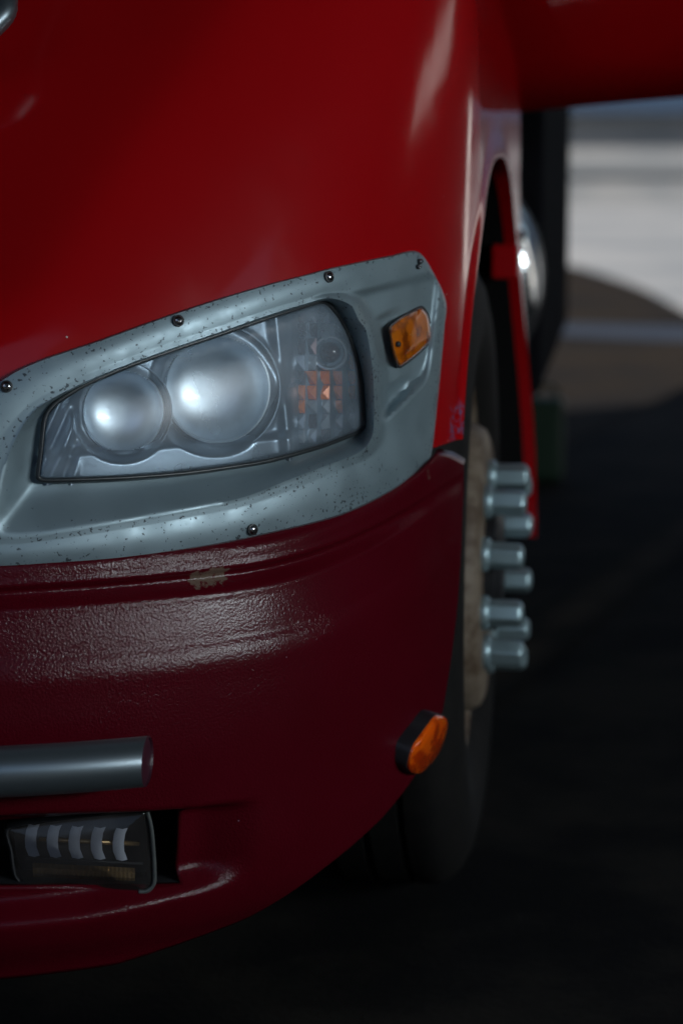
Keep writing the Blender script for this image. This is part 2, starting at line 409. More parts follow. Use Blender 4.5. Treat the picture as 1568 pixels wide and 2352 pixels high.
def bump_off(x, y, z):
    """outward offset of the bumper skin from the shell"""
    lift = .055*smooth(2.60, 3.02, y)
    o = smooth_prof(z-lift)
    fade = 1-.86*smooth(2.62, 2.98, y)
    o = o*fade+.007*smooth(2.72, 2.93, y)
    # scoop round the fog lamp
    top = .432-.02*smooth(-.5, -.24, x)
    bot = .283+.10*(np.clip(x+.40, 0, 1))
    sc = smooth(top, top-.016, z)*smooth(bot, bot+.037, z)*smooth(-.225, -.285, x)*smooth(-.95, -.85, x)
    return o-.034*sc
def bumper_pt(x, z):
    y = plan_y(x, z); o = bump_off(x, y, z); 
    nx, ny = 0., 0.
    e = 1e-3; ty = (plan_y(x+e, z)-plan_y(x-e, z))/(2*e)
    nrm = np.hypot(ty, 1); return x+ty/nrm*o, y-1/nrm*o
HX0, HX1 = -.62, -.300
xs = np.unique(np.concatenate([np.linspace(-2.385, -.65, 40), np.linspace(-.64, HX0, 4), np.linspace(HX0, HX1, 76), np.linspace(HX1, -.12, 52), -.0002*0+np.array([plan_x(y, .6) for y in np.linspace(float(plan_y(-.12, .6))+.006, 3.031, 56)])]))
segs = [22, 18, 86]
rows = []
V = []; 
for x in xs:
    y0 = float(plan_y(x, .6)); zb = np.interp(y0, ZB[:, 0], ZB[:, 1]); zt = np.interp(y0, ZTB[:, 0], ZTB[:, 1])
    h0 = .331-.02*np.clip((x+.5)/.2, 0, 1); h1 = .414-.004*np.clip((x+.5)/.2, 0, 1)
    if zb > .25:
        k = np.clip((zb-.25)/.1, 0, 1); h0 = h0*(1-k)+(zb+(zt-zb)*.2)*k; h1 = h1*(1-k)+(zb+(zt-zb)*.4)*k
    zz = np.concatenate([np.linspace(zb, h0, segs[0]+1)[:-1], np.linspace(h0, h1, segs[1]+1)[:-1], np.linspace(h1, zt, segs[2]+1)])
    X, Y = bumper_pt(np.full(len(zz), x), zz)
    V.append(np.stack([X, Y, zz], 1))
V = np.array(V).transpose(1, 0, 2)            # rows, cols
nr, nc = V.shape[:2]
# fold the top inward as a shelf and the outer edge stays open
shelf = V[-1]+np.array([0, .03, .004]); V = np.concatenate([V, shelf[None]], 0); nr += 1
fs = []
for i in range(nr-1):
    for j in range(nc-1):
        xm = (xs[j]+xs[j+1])/2
        if segs[0] <= i < segs[0]+segs[1] and HX0 < xm < HX1: continue
        fs.append((i*nc+j, i*nc+j+1, (i+1)*nc+j+1, (i+1)*nc+j))
n, c = M_BUMP_N
pscuff = [(s1(455, 1331, .01), .011, 130, .5), (s1(482, 1327, .01), .012, 120, .5), (s1(510, 1321, .01), .011, 130, .5), (s1(970, 1093), .010, 110, .35)]
for p, r, sc_, am in pscuff:
    c = n.mix(n.near(L(p), r, sc_, am), c, (.13, .085, .062))
dots = n.math('MULTIPLY', n.math('LESS_THAN', n.voro(60), .05), n.math('GREATER_THAN', n.voro(60, 'Color'), .86))
c = n.mix(dots, c, (.35, .30, .32)); n.base(c)
bumper = mk('bumper', V.reshape(-1, 3), fs, M['bumper'], truck)
sm = bumper.modifiers.new('thickness', 'SOLIDIFY'); sm.thickness = .006; sm.offset = -1
# dark box behind the opening
i0, i1 = segs[0], segs[0]+segs[1]
jj = [j for j in range(nc) if HX0-1e-6 <= xs[j] <= HX1+1e-6]
loop = [V[i0, j] for j in jj]+[V[i, jj[-1]] for i in range(i0+1, i1+1)]+[V[i1, j] for j in jj[::-1][1:]]+[V[i, jj[0]] for i in range(i1-1, i0, -1)]
loop = np.array(loop); back = loop+np.array([-.02, .16, 0]); nl = len(loop)
lp = np.concatenate([loop+np.array([0, .0035, 0]), back]); 
mk('lamp_recess', lp, grid_faces(2, nl, True)+[tuple(range(nl, 2*nl))], M['black_plastic'], bumper, smooth=False)

# ---------------------------------------------------------------- bumper bar
r_bar = .0285
pL, pR = s1(0, 1773, .085), s1(338, 1749, .085)
def bar_c(x):
    z = pL[2]+(pR[2]-pL[2])*(x-pL[0])/(pR[0]-pL[0]) if x > pL[0] else pL[2]
    return np.array([x, float(plan_y(x, .47, .085)), z])
bx = np.linspace(-1.75, pR[0], 60); C = np.array([bar_c(x) for x in bx]); nb = 40
V = []
for i, p in enumerate(C):
    t = C[min(i+1, 59)]-C[max(i-1, 0)]; t /= np.linalg.norm(t); u = np.cross(t, (0, 0, 1)); u /= np.linalg.norm(u); vv = np.cross(u, t)
    for k in range(nb):
        a = 2*math.pi*k/nb; q = u*math.cos(a)*r_bar+vv*math.sin(a)*r_bar
        sh = 0
        if i == 59: sh = .58*(q@np.array([-t[1], t[0], 0]))        # end cut on the slant
        V.append(p+q+t*sh)
bar = mk('bumper_bar', V, grid_faces(60, nb, True), M['alu'], bumper)
ring = np.array(V[-nb:]); cen = ring.mean(0); tt = (C[-1]-C[-2]); tt /= np.linalg.norm(tt)
rim = cen+(ring-cen)*.93
rv = np.concatenate([ring, rim+tt*.0012])
mk('bar_end_cap', np.concatenate([rv, (rim-tt*.002)]), grid_faces(3, nb, True)+[tuple(range(2*nb, 3*nb))], M['bar_end'], bumper, smooth=False)
for px in (60, 240):
    a = s1(px, 1760, .06); b = s1(px, 1760, -.02); mk('bar_stay', *tube([a, b], .012), M['black_plastic'], bumper)

# ---------------------------------------------------------------- headlight bezel
SUBD = 10
lo_o, lo_c, lo_s = catmull(BO, SUBD), catmull(BC, SUBD), catmull(BS, SUBD)
NL = len(lo_o)
def seg_side(P, a, b):
    """signed distance (in measure units) below the line a-b, and position along it"""
    a = np.array(a, float); b = np.array(b, float); t = b-a; Lh = np.linalg.norm(t); t /= Lh
    d = P-a; return d[:, 1]*t[0]-d[:, 0]*t[1], (d@t)/Lh
def panel_h(P):
    """relief of the panel to the right of the lamp (steps down under each line)"""
    d1, s_1 = seg_side(P, (766, 684), (958, 637)); d2, s_2 = seg_side(P, (829, 744), (925, 704)); d3, s_3 = seg_side(P, (857, 902), (940, 861))
    dr = -seg_side(P, (1001, 720), (984, 862))[0]     # to the right of the lit right edge
    db, _ = seg_side(P, (858, 985), (992, 858))
    inside = smooth(2, 14, -(-d1))*smooth(8, -14, -dr*-1)
    inside = smooth(0, 13, d1)*smooth(-2, 16, dr*-1*-1 if False else -seg_side(P, (1001, 720), (984, 862))[0]*-1)
    return d1, d2, d3, db, s_2, s_3
def relief(P):
    d1, d2, d3, db, s_2, s_3 = panel_h(P)
    x_r = 1001+(P[:, 1]-720)*(984-1001)/(862-720)
    right = smooth(x_r+4, x_r-14, P[:, 0]); bottom = smooth(6, -22, db)
    h = -.007*smooth(-3, 11, d1)
    h -= .005*smooth(-2, 7, d2)*smooth(1.05, .6, s_2)
    h -= .005*smooth(-2, 8, d3)*smooth(1.05, .6, s_3)
    return h*right*bottom*smooth(795, 835, P[:, 0])
rings, offs, chips, pix = [], [], [], []
idx = np.arange(NL)/SUBD
side = np.where((idx > 11.2) & (idx < 19.5), 1., 0.)                   # the panel side
side = np.convolve(np.r_[side[-10:], side, side[:10]], np.ones(21)/21, 'valid')
topw = np.where((idx > 4.5) & (idx < 11.2), 1., 0.); topw = np.convolve(np.r_[topw[-10:], topw, topw[:10]], np.ones(21)/21, 'valid')
OUT = .009
for dz in (-.012, .004):                                        # outer rim: turned-in edge
    rings.append(lo_o); offs.append(np.full(NL, dz)); chips.append(np.full(NL, .5))
NA = 30
for k in range(NA+1):
    t = k/NA; P = lo_o*(1-t)+lo_c*t
    if k == 0: P = lo_o+(lo_c-lo_o)/np.linalg.norm(lo_c-lo_o, axis=1)[:, None]*5
    o = OUT+.0018*math.sin(math.pi*min(t*1.2, 1))
    o = o+.007*smooth(.80, 1., t)*side+relief(P)*smooth(1.0, .80, t)
    rings.append(P); offs.append(o); chips.append(np.clip(1-side*smooth(.05, .2, t)*smooth(.97, .85, t)*.9, 0, 1)*(.55+.45*abs(2*t-1)))
NB = 14
lo_deep = np.where(idx > 19, 1, 0)
for k in range(1, NB+1):
    t = k/NB; P = lo_c*(1-t)+lo_s*t
    start = OUT+.007*side+.002
    end = -.012-.010*(1-topw)*(1-side)
    s = smooth(0, 1, min(1, t*1.15)); 
    s = .55*t+.45*s
    rings.append(P); offs.append(start*(1-s)+end*s); chips.append(np.full(NL, max(0, .75-2.2*t))*(1-side)+side*.8)
inw = lo_s+(lo_s.mean(0)-lo_s)*.004
rings.append(inw); offs.append(np.full(NL, -.045)); chips.append(np.zeros(NL))
P = np.concatenate(rings); O = np.concatenate([np.broadcast_to(o, (NL,)) for o in offs])
V = surf(P, O)
bezel = mk('headlight_bezel', V, grid_faces(len(rings), NL, True), M['bezel'], truck, attrs={'chip': np.concatenate(chips)}, sharp=48)
# screws
def screw(px, py, r=.0068):
    p = s1(px, py, OUT+.004); a = normal(p)
    v1, f1 = lathe([(r*1.02, -.004), (r*1.02, .0004), (r*.80, .0008), (r*.78, -.001)], p, a, 24)
    v2, f2 = lathe([(r*.74, -.001), (r*.74, .0012), (r*.62, .0024), (r*.35, .0031), (0, .0033)], p, a, 24)
    ux = np.cross(a, (0, 0, 1)); ux /= np.linalg.norm(ux); uz = np.cross(ux, a)
    an = random.uniform(0, 1.5); e1 = ux*math.cos(an)+uz*math.sin(an); e2 = -ux*math.sin(an)+uz*math.cos(an)
    cr = []
    for e, g in ((e1, e2), (e2, e1)):
        q = [p+e*r*.36*sx+g*r*.08*sy+a*h for sx in (-1, 1) for sy in (-1, 1) for h in (.0024, .0036)]
        cr.append((q, [(0, 1, 3, 2), (4, 6, 7, 5), (0, 4, 5, 1), (2, 3, 7, 6), (0, 2, 6, 4), (1, 5, 7, 3)]))
    Vv, Ff = join((v1, f1), (v2, f2), *cr)
    o = mk('screw', Vv, Ff, [M['screw_dark'], M['screw'], M['cross']], bezel, sharp=40)
    n1, n2 = len(f1), len(f2)
    for i, pl in enumerate(o.data.polygons): pl.material_index = 0 if i < n1 else (1 if i < n1+n2 else 2)
for q in ((410, 736), (757, 635), (15, 887), (581, 1217)): screw(*q)
screw(966, 600, .0035); screw(962, 612, .003)

# ---------------------------------------------------------------- headlamp
head = mk('headlight_seal', *tube(surf(lo_s, -.0105), .0032, 8, True), M['seal'], bezel)
cs = np.array([500, 930.])
def poly_in(P, poly):
    x, y = P[:, 0], P[:, 1]; ins = np.zeros(len(P), bool); j = len(poly)-1
    for i in range(len(poly)):
        xi, yi = poly[i]; xj, yj = poly[j]
        cnd = ((yi > y) != (yj > y)) & (x < (xj-xi)*(y-yi)/(yj-yi+1e-12)+xi); ins ^= cnd; j = i
    return ins
def inset(Lp, d):
    t = np.roll(Lp, -1, 0)-np.roll(Lp, 1, 0); t /= np.linalg.norm(t, axis=1)[:, None]; return Lp+np.stack([-t[:, 1], t[:, 0]], 1)*d
i1_, i2_ = inset(lo_s, 3), inset(lo_s, 12)
lens_r = [(lo_s, -.016), (i1_, -.0095), ((i1_+i2_)/2, -.0055), (i2_, -.0035)]
for t in (.12, .25, .4, .55, .7, .85, .97): lens_r.append((i2_*(1-t)+cs*t*np.array([1, 1])+0, -.0035+.007*math.sin(t*math.pi/2)))
# inner rings shrink toward the lamp's long axis instead of one point
from mathutils.geometry import delaunay_2d_cdt
rim4 = lens_r[:4]; i3_ = inset(lo_s, 22)
ctr = np.array([480, 930.])
def dome(P):
    e = np.hypot((P[:, 0]-470)/420, (P[:, 1]-930-.24*(470-P[:, 0])*1)/150); return -.0035+.007*np.clip(1-e*e, 0, 1)
gx, gy = np.meshgrid(np.arange(95, 840, 11.), np.arange(690, 1110, 11.)); Pg = np.stack([gx.ravel(), gy.ravel()], 1)
Pg = Pg[poly_in(Pg, i3_)]
nb_ = NL//2
bnd = i2_[::2]
pts2 = [Vector(p) for p in bnd]+[Vector(p) for p in Pg]
vco, _, tris, *_r = delaunay_2d_cdt(pts2, [(k, (k+1) % nb_) for k in range(nb_)], [], 1, 1e-6)
vco = np.array([tuple(v) for v in vco])
P = np.concatenate([a[::2] for a, _ in rim4]); O = np.concatenate([np.full(nb_, b) for _, b in rim4])
od = dome(vco); inner = smooth(0, 60, np.array([np.min(np.hypot(*(bnd-v).T)) for v in vco])); od = -.0035*(1-inner)+od*inner
Vl, Fl = join((surf(P, O), grid_faces(4, nb_, True)), (surf(vco, od), tris))
hl = mk('headlight', Vl, Fl, M['lens'], truck)
bmh = bmesh.new(); bmh.from_mesh(hl.data); bmesh.ops.remove_doubles(bmh, verts=bmh.verts, dist=2e-5); bmesh.ops.recalc_face_normals(bmh, faces=bmh.faces); bmh.to_mesh(hl.data); bmh.free()
hl['label'] = 'clear hazy headlight with two round reflectors and a turn signal'

BOWLS = [((281, 944), 93, .028), ((497, 893), 121, .037)]; TB = R_(25)
big = inset(lo_s, -14)
step = 3.5
gx, gy = np.meshgrid(np.arange(60, 872, step), np.arange(670, 1132, step)); P = np.stack([gx.ravel(), gy.ravel()], 1)
okp = poly_in(P, big[::3])
base = surf(P, -.034)
yy = base[:, 1].copy(); bowls = []
for (c_, r, dep) in BOWLS:
    rimy = s1(*c_, -.048)[1]; bowls.append(rimy)
for (c_, r, dep), rimy in zip(BOWLS, bowls):
    dist = np.hypot(P[:, 0]-c_[0], P[:, 1]-c_[1]); k = smooth(r*1.32, r*1.06, dist); yy = yy*(1-k)+(rimy-.004+(P[:, 0]-c_[0])/2010*math.tan(TB))*k
# raised pillar between main lamp and turn signal, then the dark turn signal cell
pil = np.exp(-((P[:, 0]-(652+(P[:, 1]-900)*.10))/17.)**2); cell = smooth(668, 690, P[:, 0])
yy = yy-.016*pil+.020*cell
# ribbed floor under the bowls
floor = smooth(1012, 1040, P[:, 1]+(P[:, 0]-300)*.08)*(1-cell); yy = yy-.010*floor+0*floor
# folds in the left corner
lc = smooth(190, 150, P[:, 0]); yy = yy+.008*lc*np.sin(P[:, 0]*.11+P[:, 1]*.05)
keep = okp.reshape(gx.shape)
for (c_, r, dep) in BOWLS: keep &= ~(np.hypot(gx-c_[0], gy-c_[1]) < r-3)
Vp = at_y(P, yy); nrr, ncc = gx.shape; fs = []
for i in range(nrr-1):
    for j in range(ncc-1):
        if keep[i, j] and keep[i, j+1] and keep[i+1, j] and keep[i+1, j+1]: a = i*ncc+j; fs.append((a, a+1, a+ncc+1, a+ncc))
used = np.unique(np.array(fs)); mp = -np.ones(len(Vp), int); mp[used] = np.arange(len(used))
mk('housing', Vp[used], mp[np.array(fs)], M['housing'], hl)
for (c_, r, dep), rimy in zip(BOWLS, bowls):
    c0 = at_y([c_], rimy)[0]; R = r/F*(c0-CAM)@FW
    ax = np.array([math.sin(TB), -math.cos(TB), .09])
    pr = [(R*1.05, -.004), (R*1.035, .006), (R*1.0, .007), (R*.985, .004)]
    pr += [(R*.975*math.cos(t)**.8 if t < 1.55 else 0, -dep*math.sin(t)) for t in np.linspace(0.0, math.pi/2, 22)]
    mk('shroud', *lathe([(R*1.03, .004), (R*1.07, .001), (R*1.17, .002), (R*1.20, .006)], c0, ax, 72), M['shroud'], hl, sharp=60)
    mk('shroud_rim', *lathe([(R*1.195, .006), (R*1.205, .009), (R*1.225, .009), (R*1.235, .004)], c0, ax, 72), M['housing'], hl, sharp=60)
    Vr, Fr = lathe(pr, c0, ax, 144); axn = ax/np.linalg.norm(ax)
    for q_ in range(4*144, len(Vr)):                                          # fluted reflector segments
        th = 2*math.pi*(q_ % 144)/144; d_ = Vr[q_]-c0; rr = np.linalg.norm(d_-axn*(d_@axn))/R
        Vr[q_] = Vr[q_]+axn*.0011*rr**3*math.sin(th*3+.4)
    rf = mk('reflector', Vr, Fr, M['chrome'], hl, sharp=60)
# turn signal: facets, socket ring and bulb
fx = [672, 700, 727, 757, 787, 816]; fy = [716, 742, 775, 815, 850, 884, 918, 950, 985, 1018]
pm = [surf([(x, y)], -.038)[0] for x in (740,) for y in (870,)][0]
for j in range(len(fy)-1):
    for i in range(len(fx)-1):
        cxm, cym = (fx[i]+fx[i+1])/2, (fy[j]+fy[j+1])/2
        if not poly_in(np.array([(cxm, cym)]), inset(lo_s, 4)[::3])[0]: continue
        if math.hypot(cxm-757, cym-810) < 34: continue
        y0 = s1(cxm, cym, -.046)[1]
        cor = at_y([(fx[i]+1, fy[j]+1), (fx[i+1]-1, fy[j]+1), (fx[i+1]-1, fy[j+1]-1), (fx[i]+1, fy[j+1]-1)], y0)
        dn = np.array([0, .012, 0]); tilt = [random.uniform(-.004, .004) for _ in range(4)]
        topc = cor+np.array([[0, t_, 0] for t_ in tilt]); mid = topc.mean(0)+np.array([0, -.003, 0])
        vv = np.concatenate([cor+dn, topc, mid[None]])
        ff = [(0, 1, 5, 4), (1, 2, 6, 5), (2, 3, 7, 6), (3, 0, 4, 7), (4, 5, 8), (5, 6, 8), (6, 7, 8), (7, 4, 8)]
        amb = (cym > 815 and cym < 935 and random.random() < .5) or (cym < 815 and random.random() < .15)
        drk = (not amb) and random.random() < (.5 if cym < 900 else .2)
        mk('reflector_facet', vv, ff, M['facet_amber'] if amb else (M['facet_dark'] if drk else M['facet']), hl, smooth=False)
c0 = s1(757, 810, -.036); Rr = 41/F*(c0-CAM)@FW; ax = np.array([.12, -1, .02])
mk('socket_ring', *lathe([(Rr, -.02), (Rr, .004), (Rr*.93, .0065), (Rr*.84, .006), (Rr*.78, .002), (Rr*.74, -.012), (0, -.014)], c0, ax, 48), M['ring'], hl, sharp=50)
mk('signal_bulb', *lathe([(Rr*.62*math.cos(t), -.010+.014*math.sin(t)) for t in np.linspace(0, math.pi/2, 10)], c0, ax, 32), M['dark_bulb'], hl)

# ---------------------------------------------------------------- amber marker on the bezel
def prism(poly, o0, o1, o2, name, mt, parent, grow=.9):
    Pp = np.array(poly, float); Pp = catmull(Pp, 4); c_ = Pp.mean(0)
    lay = [(Pp, o0), (Pp, o1), (c_+(Pp-c_)*.965, o1+.002), (c_+(Pp-c_)*grow, o2), (c_+(Pp-c_)*.5, o2+.002), (c_+(Pp-c_)*.02, o2+.0025)]
    vv = np.concatenate([surf(a, b) for a, b in lay]); return mk(name, vv, grid_faces(len(lay), len(Pp), True), mt, parent, sharp=40)
zf = lambda pts: [(740.4+.2593*x, 566+.2593*y) for x, y in pts]
MK = zf([(588, 745), (603, 697), (720, 610), (868, 538), (908, 572), (938, 625), (958, 760), (947, 840), (840, 950), (692, 1060), (656, 1032), (622, 930)])
side_marker = prism(MK, -.012, .009, .014, 'side_marker', M['amber'], bezel)
Mc = np.array(MK).mean(0); p = s1(917, 790, .0185); a = normal(p)
mk('marker_screw', *lathe([(.0036, -.003), (.0036, .0), (.002, .0012), (0, .0012)], p, a, 16), M['screw_dark'], bezel)
Pp = catmull(np.array(MK), 4); mk('marker_gasket', *tube(surf(Mc+(Pp-Mc)*1.02, .0035), .0016, 6, True), M['seal'], bezel)

# ---------------------------------------------------------------- orange marker on the bumper corner
zl = lambda pts: [(871+.1667*x, 1568+.1667*y) for x, y in pts]
face = zl([(795, 455), (880, 455), (935, 490), (935, 590), (890, 780), (820, 950), (700, 1120), (560, 1260), (490, 1280), (430, 1245), (400, 1180), (420, 1060), (470, 900), (560, 760), (680, 600)])
p0 = s1(965, 1712); nn = normal(p0); nn = nn/np.linalg.norm(nn); nn = np.array([.93, -.27, -.24]); nn /= np.linalg.norm(nn)
TH = .013
Pp = catmull(np.array(face), 3); q = on_plane(Pp, p0+np.array([.0, -.025, 0])+nn*TH, nn); qc = q.mean(0)
bm_ = [q-nn*TH*2.6, q-nn*.003]
om = mk('corner_marker_base', np.concatenate([qc+(bm_[0]-qc), bm_[1], q-nn*.003+(qc-q)*.06]), grid_faces(3, len(q), True), M['black_plastic'], bumper, sharp=30)
lay = [q-nn*.006+(qc-q)*.03, q+(qc-q)*.03, q+nn*.003+(qc-q)*.10, q+nn*.0055+(qc-q)*.4, q+nn*.006+(qc-q)*.98]
mk('corner_marker', np.concatenate(lay), grid_faces(5, len(q), True), M['amber2'], bumper, sharp=45)

# ---------------------------------------------------------------- fog lamp
fp0 = s1(185, 1955, -.028); fn = np.array([.30, -.95, -.03]); fn /= np.linalg.norm(fn)
FO = [(18, 1902), (335, 1858), (345, 1868), (352, 1915), (359, 2024), (345, 2051), (320, 2052), (50, 2032), (30, 2012), (22, 1960)]
Pp = catmull(np.array(FO), 5); fc = Pp.mean(0)
def fpl(P, d=0.): return on_plane(P, fp0+fn*d, fn)
q = fpl(Pp)
fog = mk('fog_lamp', np.concatenate([q-fn*.07+(q.mean(0)-q)*.12, q-fn*.03, q-fn*.002, q+(q.mean(0)-q)*.02, q-fn*.003+(q.mean(0)-q)*.05, q-fn*.045+(q.mean(0)-q)*.08]), grid_faces(6, len(q), True)+[tuple(range(5*len(q), 6*len(q)))], M['black_plastic'], truck, sharp=40)
qi = fpl(fc+(Pp-fc)*.955, -.002); mk('lamp_glass', np.concatenate([qi, qi+fn*.003+(qi.mean(0)-qi)*.06, qi+fn*.0045+(qi.mean(0)-qi)*.98]), grid_faces(3, len(qi), True), M['fog_glass'], fog)
mk('lamp_rim', *tube(fpl(catmull([(338, 1864), (347, 1900), (352, 1950), (355, 2010), (352, 2034), (336, 2048), (318, 2049)], 5, False), .001), .0026, 8), M['fog_edge'], fog)
z3 = lambda x, y: (x*.5, 1611.5+y*.5)
for x in (150, 250, 350, 452, 553):
    L_ = []
    for (dx, y) in ((8, 572), (-4, 600), (-10, 640), (-8, 680), (4, 718)):
        for s in (-26, 26): L_.append(z3(x+dx+s+(3 if y > 700 else 0), y+(x-350)*.045))
    a = fpl(np.array(L_), -.012); ridge = []
    for k in range(5): ridge += [a[2*k], (a[2*k]+a[2*k+1])/2+fn*.005, a[2*k+1]]
    mk('reflector_vane', ridge, grid_faces(5, 3), M['led'], fog)
pts = fpl(np.array([z3(180, 633), z3(640, 655)]), -.018); mk('led_rail', *tube(pts, .003, 8), M['brass'], fog)
strip = []
for k in range(49):
    x = 150+k*(620-150)/48
    for y in (752, 775, 800, 822): strip.append(fpl([z3(x, y+(x-350)*.05)], -.02+(.0007 if k % 2 else 0)+(.006 if y in (775, 800) else 0))[0])
mk('ribbed_reflector', strip, grid_faces(49, 4), M['brass'], fog, smooth=False)
mk('lamp_divider', *tube(fpl(np.array([z3(110, 720), z3(655, 746)]), -.008), .0016, 6), M['black_plastic'], fog)

# ---------------------------------------------------------------- grille surround (its corner shows at the upper left)
go = np.array([(10, -60), (8, 15), (-4, 38), (-60, 78)], float)
gpts = at_y(go, np.array([2.70, 2.665, 2.655, 2.635]))
upper = np.array([gpts[0]+np.array([.02, .14, .22])])
half = np.concatenate([upper, gpts]); low = half[-1]+np.array([-.10, -.02, -.01])
mir = lambda q: np.array([2*XC-q[0], q[1], q[2]])
gl = np.concatenate([half, [low], [mir(low)], [mir(q) for q in half[::-1]]])
gs = mk('grille_surround', *tube(catmull(gl, 8, False), .017, 14), M['alu'], truck)
for k in range(5):
    t = k/4.; a = half[1]*(1-t)+half[0]*t+np.array([-.03, .03, -.0]); mk('grille_bar', *tube([a, mir(a)], .012, 10), M['alu'], gs)

# ---------------------------------------------------------------- front wheel
wheel = root('wheel', (-.16, ARC_Y, .52), None, None); wheel.parent = truck; wheel.location = tuple(np.array([-.16, ARC_Y, .52])-BODY)
WC = np.array([0, ARC_Y, .52]); AXW = (1, 0, 0)
typ = [(.29, -.075), (.31, -.05), (.335, -.03), (.37, -.017), (.41, -.014), (.445, -.022), (.472, -.036), (.489, -.052), (.4965, -.068), (.497, -.085), (.497, -.098), (.486, -.099), (.486, -.108), (.498, -.109), (.500, -.15), (.488, -.151), (.488, -.162), (.500, -.163), (.500, -.205), (.486, -.206), (.486, -.216), (.497, -.217), (.49, -.26), (.45, -.30), (.30, -.29)]
tyre = mk('tyre', *lathe(typ, WC, AXW, 96), M['rubber'], wheel, sharp=35)
rimp = [(.302, -.27), (.27, -.26), (.27, -.16), (.30, -.08), (.318, -.052), (.309, -.042), (.296, -.05), (.288, -.085), (.27, -.11), (.245, -.105), (.232, -.07), (.226, -.03), (.218, -.014), (.205, -.008), (.13, -.006), (.09, -.008)]
mk('rim', *lathe(rimp, WC, AXW, 80), M['tan'], wheel, sharp=50)
mk('hub', *lathe([(.10, -.01), (.10, .008), (.085, .016), (.05, .018), (.0, .018)], WC, AXW, 40), M['black_plastic'], wheel, sharp=40)
nutp = [(.0265, 0), (.0265, .006), (.0215, .009)]
n0 = None
def nut_mesh():
    V, Fc = [], []
    V1, F1 = lathe([(.0268, -.004), (.0268, .005), (.024, .008), (.0205, .010)], (0, 0, 0), (1, 0, 0), 24)
    V2, F2 = lathe([(.0215, .008), (.0215, .050), (.0200, .056), (.014, .0605), (0, .062)], (0, 0, 0), (1, 0, 0), 6)
    return join((V1, F1), (V2, F2))
for k in range(10):
    a = R_(18+36*k); pos = np.array([-.004, -.145*math.cos(a), .145*math.sin(a)])
    if n0 is None:
        Vn, Fn = nut_mesh(); me_o = mk('lug_nut', np.array(Vn)+ORIG[wheel.name], Fn, M['nut'], wheel, sharp=28); n0 = me_o
        bvm = n0.modifiers.new('bevel', 'BEVEL'); bvm.width = .0025; bvm.segments = 2; bvm.limit_method = 'ANGLE'
    else:
        n1 = n0.copy(); COL.objects.link(n1); n1.parent = wheel; me_o = n1
    me_o.location = tuple(pos+np.array([.16, 0, 0])); me_o.rotation_euler = (random.uniform(0, 1), random.uniform(-.03, .03), random.uniform(-.03, .03))

# ---------------------------------------------------------------- open cab door, cab, tank, cargo body
dA, dB = at_y([(1130, 222)], 4.50)[0], at_y([(1568, 182)], 4.36)[0]
dirv = dB-dA; dirv /= np.linalg.norm(dirv); dE = dA+dirv*1.05
upv = np.array([0, 0, 1.]); nd = np.cross(dirv, upv); nd /= np.linalg.norm(nd)
Vd = []
for k, t in enumerate(np.linspace(0, 1, 24)):
    b = dA+(dE-dA)*t
    for s in np.linspace(0, 1, 12):
        Vd.append(b+upv*1.0*s+np.array([0, -.17*s, 0])-nd*(-.018*math.sin(math.pi*min(1, s*1.6)))+nd*.028*(1-smooth(0, .06, s))*-1)
door = mk('door', Vd, grid_faces(24, 12), M['paint'], truck)
dm = door.modifiers.new('thickness', 'SOLIDIFY'); dm.thickness = .07; dm.offset = -1 if nd[1] < 0 else 1
boxo('cab', (-2.35, -.07, 4.33, 5.25, 1.12, 2.6), M['paint'], truck, .05)
V, Fc = lathe([(0, -.015), (.15, -.012), (.25, .0), (.28, .02), (.288, .05), (.288, .5), (.26, .53), (0, .54)], (-.278, 4.72, .885), (0, 1, 0), 64)
mk('fuel_tank', V, Fc, M['tank'], truck, sharp=40)
for y in (4.86, 5.12):
    mk('tank_strap', *lathe([(.289, -.02), (.2925, -.018), (.2925, .018), (.289, .02)], (-.278, y, .885), (0, 1, 0), 64), M['black_plastic'], truck, sharp=30)
boxo('cargo_body', (-2.4, .0, 5.30, 7.42, .60, 2.9), M['tarp'], truck, .02)
boxo('side_step', (-.40, -.02, 4.34, 4.70, .46, .52), M['black_plastic'], truck, .01)
mk('clearance_lamp', *lathe([(.013, 0), (.013, .012), (.010, .02), (.0, .023)], at_y([(1190, 542)], 4.30)[0], (.1, -1, .2), 20), M['screw'], truck)

# ---------------------------------------------------------------- setting
def sheet(name, P, z, m, kind='structure'):
    o = mk(name, [(x, y, z) for x, y in P], [tuple(range(len(P)))], m, None, smooth=False); return tag(o, kind=kind)
g = sheet('ground', [(-300, -300), (300, -300), (300, 300), (-300, 300)], 0., M['ground'])
g['label'] = 'dark oily ground under and around the truck'
# soil beyond the asphalt, its near edge a little uneven
se = [(1020, 1060), (1180, 1050), (1290, 1032), (1400, 975), (1480, 938), (1568, 905), (1900, 790)]
sg = to_ground(se)[:, :2]
soil = sheet('soil', [(-40, 8.3)]+[tuple(q) for q in sg]+[(20, 24), (60, 60), (-60, 60)], .004, M['soil'])
soil['label'] = 'brown packed soil beyond the truck'
ye = catmull([(1100, 598), (1240, 603), (1310, 612), (1400, 638), (1480, 668), (1568, 715), (1700, 780), (1900, 840)], 8, False)
yg = to_ground(ye)[:, :2]
yard = sheet('yard', [(-60, 24)]+[tuple(q) for q in yg]+[(60, 20), (120, 120), (-120, 120)], .008, M['concrete'])
yard['label'] = 'sunlit pale concrete yard'
wp = to_ground(np.array([(1180, 742), (1568, 752), (1800, 762), (1800, 790), (1568, 786), (1180, 768)]))[:, :2]
sheet('wet_strip', [tuple(q) for q in wp], .008, M['wet'])['label'] = 'grey blue wet strip across the brown soil'
tv, ta = [], []  # pale strip painted as a streak of light, fading at its edges
